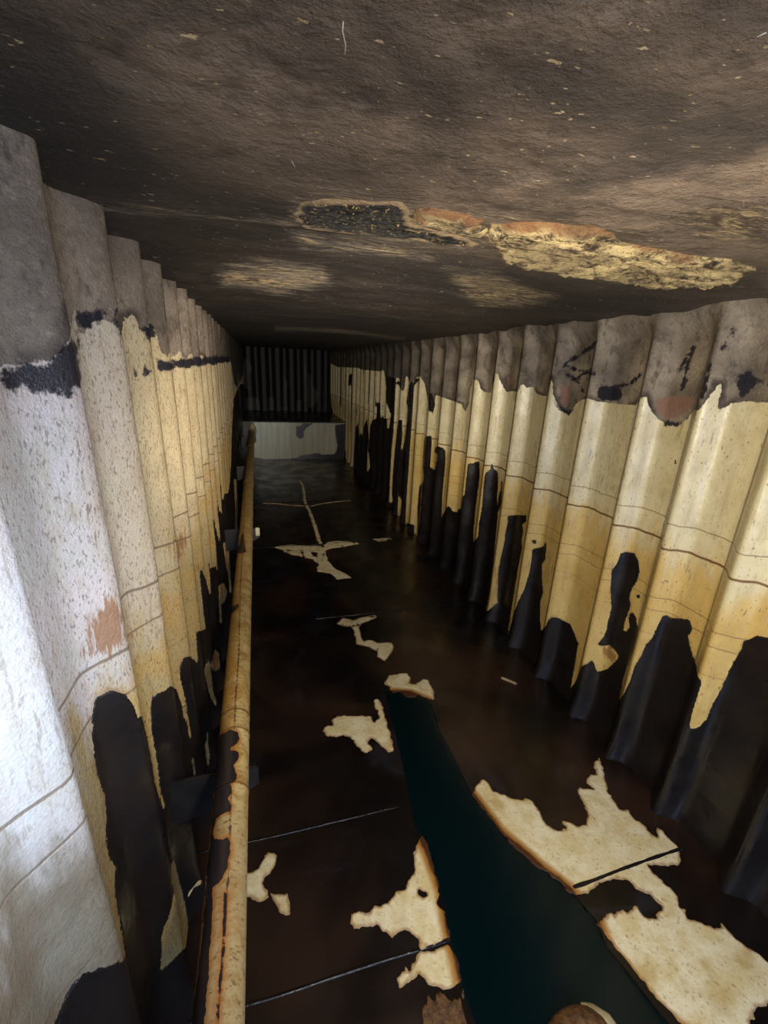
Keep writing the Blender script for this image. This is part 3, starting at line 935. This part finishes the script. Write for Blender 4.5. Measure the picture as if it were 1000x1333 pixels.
# ------------------------------------------------------------------ pipe along the left wall
PR, PX, PZ = .0415, -.1065, H - 1.032
PIPE_OIL = [[(240, 1400), (254, 1290), (262, 1230), (268, 1150), (273, 1100), (278, 1040), (281, 1000), (283, 965), (288, 955), (300, 950), (310, 953), (312, 962), (308, 968), (299, 975),
             (305, 976), (311, 980), (310, 990), (304, 996), (308, 1008), (308, 1015), (300, 1020), (302, 1032), (296, 1040), (303, 1050), (299, 1056), (288, 1060), (281, 1066),
             (277, 1085), (280, 1092), (290, 1092), (297, 1088), (300, 1096), (296, 1130), (288, 1145), (277, 1156), (276, 1180), (275, 1210), (272, 1250), (269, 1290), (265, 1335), (258, 1420), (235, 1420)],
            [(316, 690), (319, 711), (316, 716), (308, 718), (300, 722), (303, 715), (312, 710)], [(318, 708), (320, 718), (316, 720), (305, 720), (308, 712)],
            [(296, 792), (311, 786), (311, 790), (300, 800), (295, 806)],
            [(292, 1160), (296, 1165), (294, 1200), (291, 1260), (286, 1300), (284, 1350), (280, 1350), (283, 1290), (289, 1240), (290, 1200)]]
PIPE_LINE = [(321, 560), (319, 640), (317, 700), (313, 760), (311, 850), (307, 905), (305, 945), (300, 1060), (298, 1130), (293, 1200), (288, 1280), (282, 1340)]
py_ = np.concatenate([np.arange(-1.3, 2.6, .006), np.arange(2.6, 7.62, .02)])
na = 72
rings = [1.063, 1.135, .885, 1.98, 2.62, 3.1, 3.9, 4.9]
V = []
for y in py_:
    sag = .0015 * math.sin(y * 3.1)
    dd = min(abs(y - r) for r in rings)
    rr = PR + (.0018 * math.exp(-(dd / .005) ** 2))
    for j in range(na):
        a = 2 * math.pi * j / na
        V.append((PX + rr * math.cos(a) + sag * .4, y, PZ + rr * math.sin(a)))
V = np.array(V)
F = []
for i in range(len(py_) - 1):
    for j in range(na):
        a = i * na + j; b = i * na + (j + 1) % na
        F.append((a, b, b + na, a + na))
F.append(list(range(na))[::-1]); F.append([(len(py_) - 1) * na + j for j in range(na)])
px, dep = project(V)
m = np.maximum(dep, .05) / FPX
ang = np.arctan2(V[:, 2] - PZ, V[:, 0] - PX)
under = V[:, 2] < PZ - .02
oil = np.where(under | (dep < .1), -.05, np.clip(union(px, PIPE_OIL) * m, -.1, .1))
ln = sdf_line(px, PIPE_LINE, 0) * m
ln = np.where(under | (dep < .1), .1, ln)
ringd = np.min(np.abs(V[:, 1][:, None] - np.array(rings)[None, :]), 1)
och = np.clip((V[:, 1] - .6) / .4, 0, 1) * (.6 - .4 * np.cos(ang))
pipe = bpy.data.objects.new('pipe', None); COL.objects.link(pipe); pipe.location = (PX, 0, PZ)
tag(pipe, 'long cream yellow pipe stained black and rusty along the left wall', 'pipe')
Vl = V - np.array([PX, 0, PZ])
mesh_obj('pipe_barrel', Vl, F, MAT['pipe'], pipe, attrs=dict(oil=oil, line=ln, ring=ringd, ochre=och))


def collar(y, w_, r_, mat):
    V, F = [], []
    prof = [(y - w_, PR - .001), (y - w_, r_ * .96), (y - w_ * .6, r_), (y + w_ * .6, r_), (y + w_, r_ * .96), (y + w_, PR - .001)]
    n = 48
    for yy, rr in prof:
        for j in range(n):
            a = 2 * math.pi * j / n
            V.append((rr * math.cos(a), yy, rr * math.sin(a)))
    for i in range(len(prof) - 1):
        for j in range(n):
            F.append((i * n + j, i * n + (j + 1) % n, (i + 1) * n + (j + 1) % n, (i + 1) * n + j))
    return mesh_obj('coupling', V, F, mat, pipe, attrs=dict(oil=[-.05] * len(V), line=[.1] * len(V), ring=[.1] * len(V), ochre=[.5] * len(V)))


collar(2.62, .012, PR * 1.035, MAT['pipe'])
collar(3.9, .014, PR * 1.05, MAT['pipe'])
collar(5.6, .014, PR * 1.05, MAT['pipe'])


# ------------------------------------------------------------------ brackets carrying the pipe
def bracket(y, hl, hr, xr, label, tip=False, thick=.010):
    zt = PZ - PR - .0005
    root = bpy.data.objects.new('pipe_bracket', None); COL.objects.link(root); root.location = (-.275, y, zt)
    tag(root, label, 'bracket', 'brackets under the pipe')
    bm = bmesh.new()
    pts = [(-.012, 0), (xr + .275 - .008, .0), (xr + .275, -.008), (xr + .275, -hr), (.13, -hl * .80), (-.012, -hl)]
    fr = [bm.verts.new((a, -thick / 2, b)) for a, b in pts]
    bk = [bm.verts.new((a, thick / 2, b)) for a, b in pts]
    bm.faces.new(fr); bm.faces.new(bk[::-1])
    for i in range(len(pts)):
        j = (i + 1) % len(pts)
        bm.faces.new((fr[i], bk[i], bk[j], fr[j]))
    bmesh.ops.bevel(bm, geom=bm.edges[:], offset=.0015, segments=2, affect='EDGES')
    bmesh.ops.recalc_face_normals(bm, faces=bm.faces[:])
    bm_obj('support_plate', bm, MAT['plate'], root)
    # fillet weld to the wall
    bm = bmesh.new()
    bmesh.ops.create_cone(bm, cap_ends=True, segments=10, radius1=.006, radius2=.006, depth=hl * .96)
    bmesh.ops.translate(bm, verts=bm.verts[:], vec=(-.006, -thick / 2, -hl / 2))
    bm_obj('weld', bm, MAT['oil'], root, smooth=True)
    if tip:
        bm = bmesh.new()
        bmesh.ops.create_cube(bm, size=1)
        bmesh.ops.scale(bm, verts=bm.verts[:], vec=(.030, thick * 1.25, .062))
        bmesh.ops.bevel(bm, geom=bm.edges[:], offset=.004, segments=3, affect='EDGES')
        bmesh.ops.translate(bm, verts=bm.verts[:], vec=(xr + .275 - .010, 0, -.028))
        t = bm_obj('plate_tip', bm, MAT['cream'], root)
        t['label'] = 'cream painted end of the plate'
    return root


bracket(.994, .155, .062, -.043, 'nearest black plate bracket from the left wall under the pipe')
bracket(2.90, .165, .070, -.030, 'second black plate bracket with a cream tip showing right of the pipe', tip=True)
bracket(4.80, .165, .070, -.045, 'third plate bracket, dark and far along the left wall')
bracket(6.70, .165, .070, -.045, 'farthest plate bracket under the pipe, nearly lost in the dark')

# curled sliver of paint peeling from the left wall behind the pipe
A0, A1 = on_z(263, 1150, .55), on_z(246, 1173, .55)
curl = []
bmv = []
for i in range(15):
    t = i / 14
    x = A0[0] * (1 - t) + A1[0] * t; y = A0[1] * (1 - t) + A1[1] * t
    wd = .009 * math.sin(math.pi * min(1, t * 1.0 + .02)) + .0012
    for s, k in ((-1, 0), (0, 1), (1, 0)):
        bmv.append((x + s * wd * .7, y + s * wd * .7, .55 + .02 * math.sin(t * 2.4) - .004 * k * (1 - t)))
Fc = []
for i in range(14):
    for j in range(2):
        a = i * 3 + j
        Fc.append((a, a + 1, a + 4, a + 3))
o = mesh_obj('paint_curl', bmv, Fc, MAT['cream'])
sm = o.modifiers.new('thickness', 'SOLIDIFY'); sm.thickness = .0012
tag(o, 'small curled cream paint sliver between the left wall and the pipe', 'paint sliver')

# ------------------------------------------------------------------ crust hanging from the ceiling
ZC = CEIL


def crust(name, poly, label, mat, thick, amp_, fx_, fy_, seed, step=.004, rough=.02):
    p = back(poly, ZC)

    def fn(q):
        s = sdf_poly(q, p)
        return s + rough * 1.6 * fbm(q[:, 0] * 14, q[:, 1] * 60, seed, 5) - .001

    def relief(V, s):
        n = fbm(V[:, 0] * fx_, V[:, 1] * fy_, seed, 5)
        terr = np.floor((n + .5) * 9) / 9 - .5
        r = amp_ * (.5 * n + 1.0 * terr + .35) + .3 * amp_ * fbm(V[:, 0] * 60, V[:, 1] * 160, seed + 3, 3)
        return np.maximum(r, -.002) * np.clip(s / .012, 0, 1) + .006
    o = sheet(name, fn, bbox_of([p]), step, ZC + .004, thick, mat, relief=relief, down=True)
    return tag(o, label, 'scale', 'flaking scale on the ceiling')


crust('scale_crust', [(382, 278), (388, 260), (420, 254), (470, 256), (520, 262), (532, 270), (534, 288), (590, 302), (630, 315), (600, 318), (555, 312), (500, 306), (440, 300), (400, 294)],
      'black pitted hollow flecked with gold at the left end of the ceiling scale', MAT['hollow'], .002, .010, 20, 60, 4)
crust('scale_crust', [(538, 271), (560, 268), (600, 273), (628, 282), (634, 303), (600, 298), (560, 289), (539, 284)],
      'short gold flake strip hanging over the black hollow on the ceiling', MAT['crust'], .004, .018, 9, 50, 5)
crust('scale_crust', [(638, 312), (640, 290), (680, 284), (720, 286), (770, 289), (800, 300), (850, 320), (905, 331), (950, 339), (978, 350), (962, 363), (900, 368),
                      (845, 368), (790, 358), (740, 348), (700, 341), (655, 328)],
      'broad cream gold crust peeling across the ceiling towards the right wall', MAT['crust'], .003, .026, 8, 40, 6)
for i, (q, lb) in enumerate(((((447, 28), (446, 40), (450, 58), (449, 71)), 'pale curved fibre hanging from the ceiling near the top edge'),
                 (((968, 262), (969, 275)), 'tiny pale fibre on the ceiling near the right edge'),
                 (((380, 210), (385, 219)), 'tiny pale fibre on the ceiling left of centre above the black hollow'),
                 (((985, 48), (998, 42)), 'pale straw on the ceiling in the upper right corner'))):
    pts = [on_z(a, b, CEIL - .022) for a, b in q]
    V, F = [], []
    for p in pts:
        for c in range(6):
            a = math.pi * c / 3
            V.append((p[0] + .00045 * math.cos(a), p[1] + .00015 * math.cos(a), p[2] + .00045 * math.sin(a)))
    for k in range(len(pts) - 1):
        for c in range(6):
            F.append((k * 6 + c, k * 6 + (c + 1) % 6, k * 6 + 6 + (c + 1) % 6, k * 6 + 6 + c))
    F += [tuple(range(6))[::-1], tuple(len(V) - 6 + c for c in range(6))]
    o = mesh_obj('fibre', V, F, MAT['fibre'])
    tag(o, lb, 'fibre')


# ------------------------------------------------------------------ far end: low bulkhead and the dark wall above it
def back_sheet(name, y, x0, x1, z0, z1, mat, oil, cream, corr=0.0, step=.012, pitch=.22):
    xs = np.arange(x0, x1 + step, step); zz = np.linspace(z0, z1, int((z1 - z0) / step) + 1)
    Xg, Zg = np.meshgrid(xs, zz, indexing='ij')
    off = corr * np.clip(np.abs(((Xg / pitch) % 1) - .5) * 4 - .6, 0, 1) if corr else 0 * Xg
    P = np.stack([Xg, y + off, Zg], -1).reshape(-1, 3)
    px, dep = project(P)
    m = dep / FPX
    at = dict(oil=np.clip(union(px, oil, cream) * m, -.3, .3), grime=np.full(len(P), -.3), corner=np.full(len(P), .1),
              soot=np.full(len(P), -.3), primer=np.full(len(P), -.3), rust=np.full(len(P), -.3))
    return mesh_obj(name, P, grid_faces(len(xs), len(zz)), mat, attrs=at)


z52 = lambda p: T((290, 420), .18, p)
N = Nodes('bulkhead_paint')
st = N.noise(16, 4, .6, N.scaled(1.5, 1, .08))
c_ = N.mix(N.rng(st, .35, .65), (0.36, 0.34, 0.24), (0.25, 0.235, 0.16))
om = N.math('ADD', N.attr('oil'), N.math(mul, N.math('SUBTRACT', N.noise(14, 4, .6), .5), .025))
c_ = N.mix(N.rng(om, -.002, .002), c_, OIL)
MAT['bulk'] = N.out(c_, N.mixf(N.rng(om, -.002, .002), .35, .3), N.bump(st, .4, .006))
N = Nodes('dirty_back_plate')
om = N.math('ADD', N.attr('oil'), N.math(mul, N.math('SUBTRACT', N.noise(9, 4, .6), .5), .08))
MAT['backw'] = N.out(N.mix(N.rng(om, -.002, .002), (0.045, 0.045, 0.036), (0.003, 0.003, 0.003)), .6, None)
BY = 7.62
BTOP = H - .975
o = back_sheet('wall_low_bulkhead', BY, -.30, 1.50, 0, BTOP, MAT['bulk'],
               [z52([(530, 750), (565, 748), (575, 728), (660, 726), (600, 765), (585, 790), (588, 820), (575, 838), (545, 835), (530, 820)]),
                z52([(100, 700), (225, 726), (246, 770), (240, 850), (222, 880), (215, 960), (100, 1100)]),
                z52([(100, 960), (215, 972), (300, 985), (460, 985), (530, 980), (560, 962), (640, 950), (690, 942), (720, 955), (810, 950), (822, 930), (830, 890), (815, 800), (812, 740), (900, 730), (1000, 1100), (100, 1100)])], [])
tag(o, kind='structure')
bm = bmesh.new()
bmesh.ops.create_cube(bm, size=1)
bmesh.ops.scale(bm, verts=bm.verts[:], vec=(1.8, 1.80, .02))
bmesh.ops.bevel(bm, geom=bm.edges[:], offset=.004, segments=2, affect='EDGES')
bmesh.ops.translate(bm, verts=bm.verts[:], vec=(.6, BY + .90, BTOP + .0))
tag(bm_obj('trim_7', bm, MAT['oil']), kind='structure')
o = back_sheet('wall_back', Y1 - .08, -.32, 1.56, BTOP - .02, CEIL, MAT['backw'],
               [[(200, 300), (600, 300), (600, 700), (200, 700)]],
               [z52([(150, 265), (175, 265), (215, 330), (190, 380), (185, 440), (200, 480), (160, 480), (140, 400)]),
                z52([(590, 300), (602, 300), (606, 635), (595, 635)]),
                z52([(615, 375), (642, 378), (652, 460), (695, 510), (685, 550), (668, 600), (630, 615), (612, 580)]),
                z52([(165, 540), (268, 545), (268, 632), (165, 628)]), z52([(328, 540), (372, 540), (372, 636), (328, 636)]),
                z52([(440, 380), (468, 440), (470, 640), (430, 640)]), z52([(535, 560), (568, 560), (568, 640), (530, 640)]), z52([(722, 480), (732, 480), (732, 640), (722, 640)])],
               corr=.06, pitch=.27)
tag(o, kind='structure')
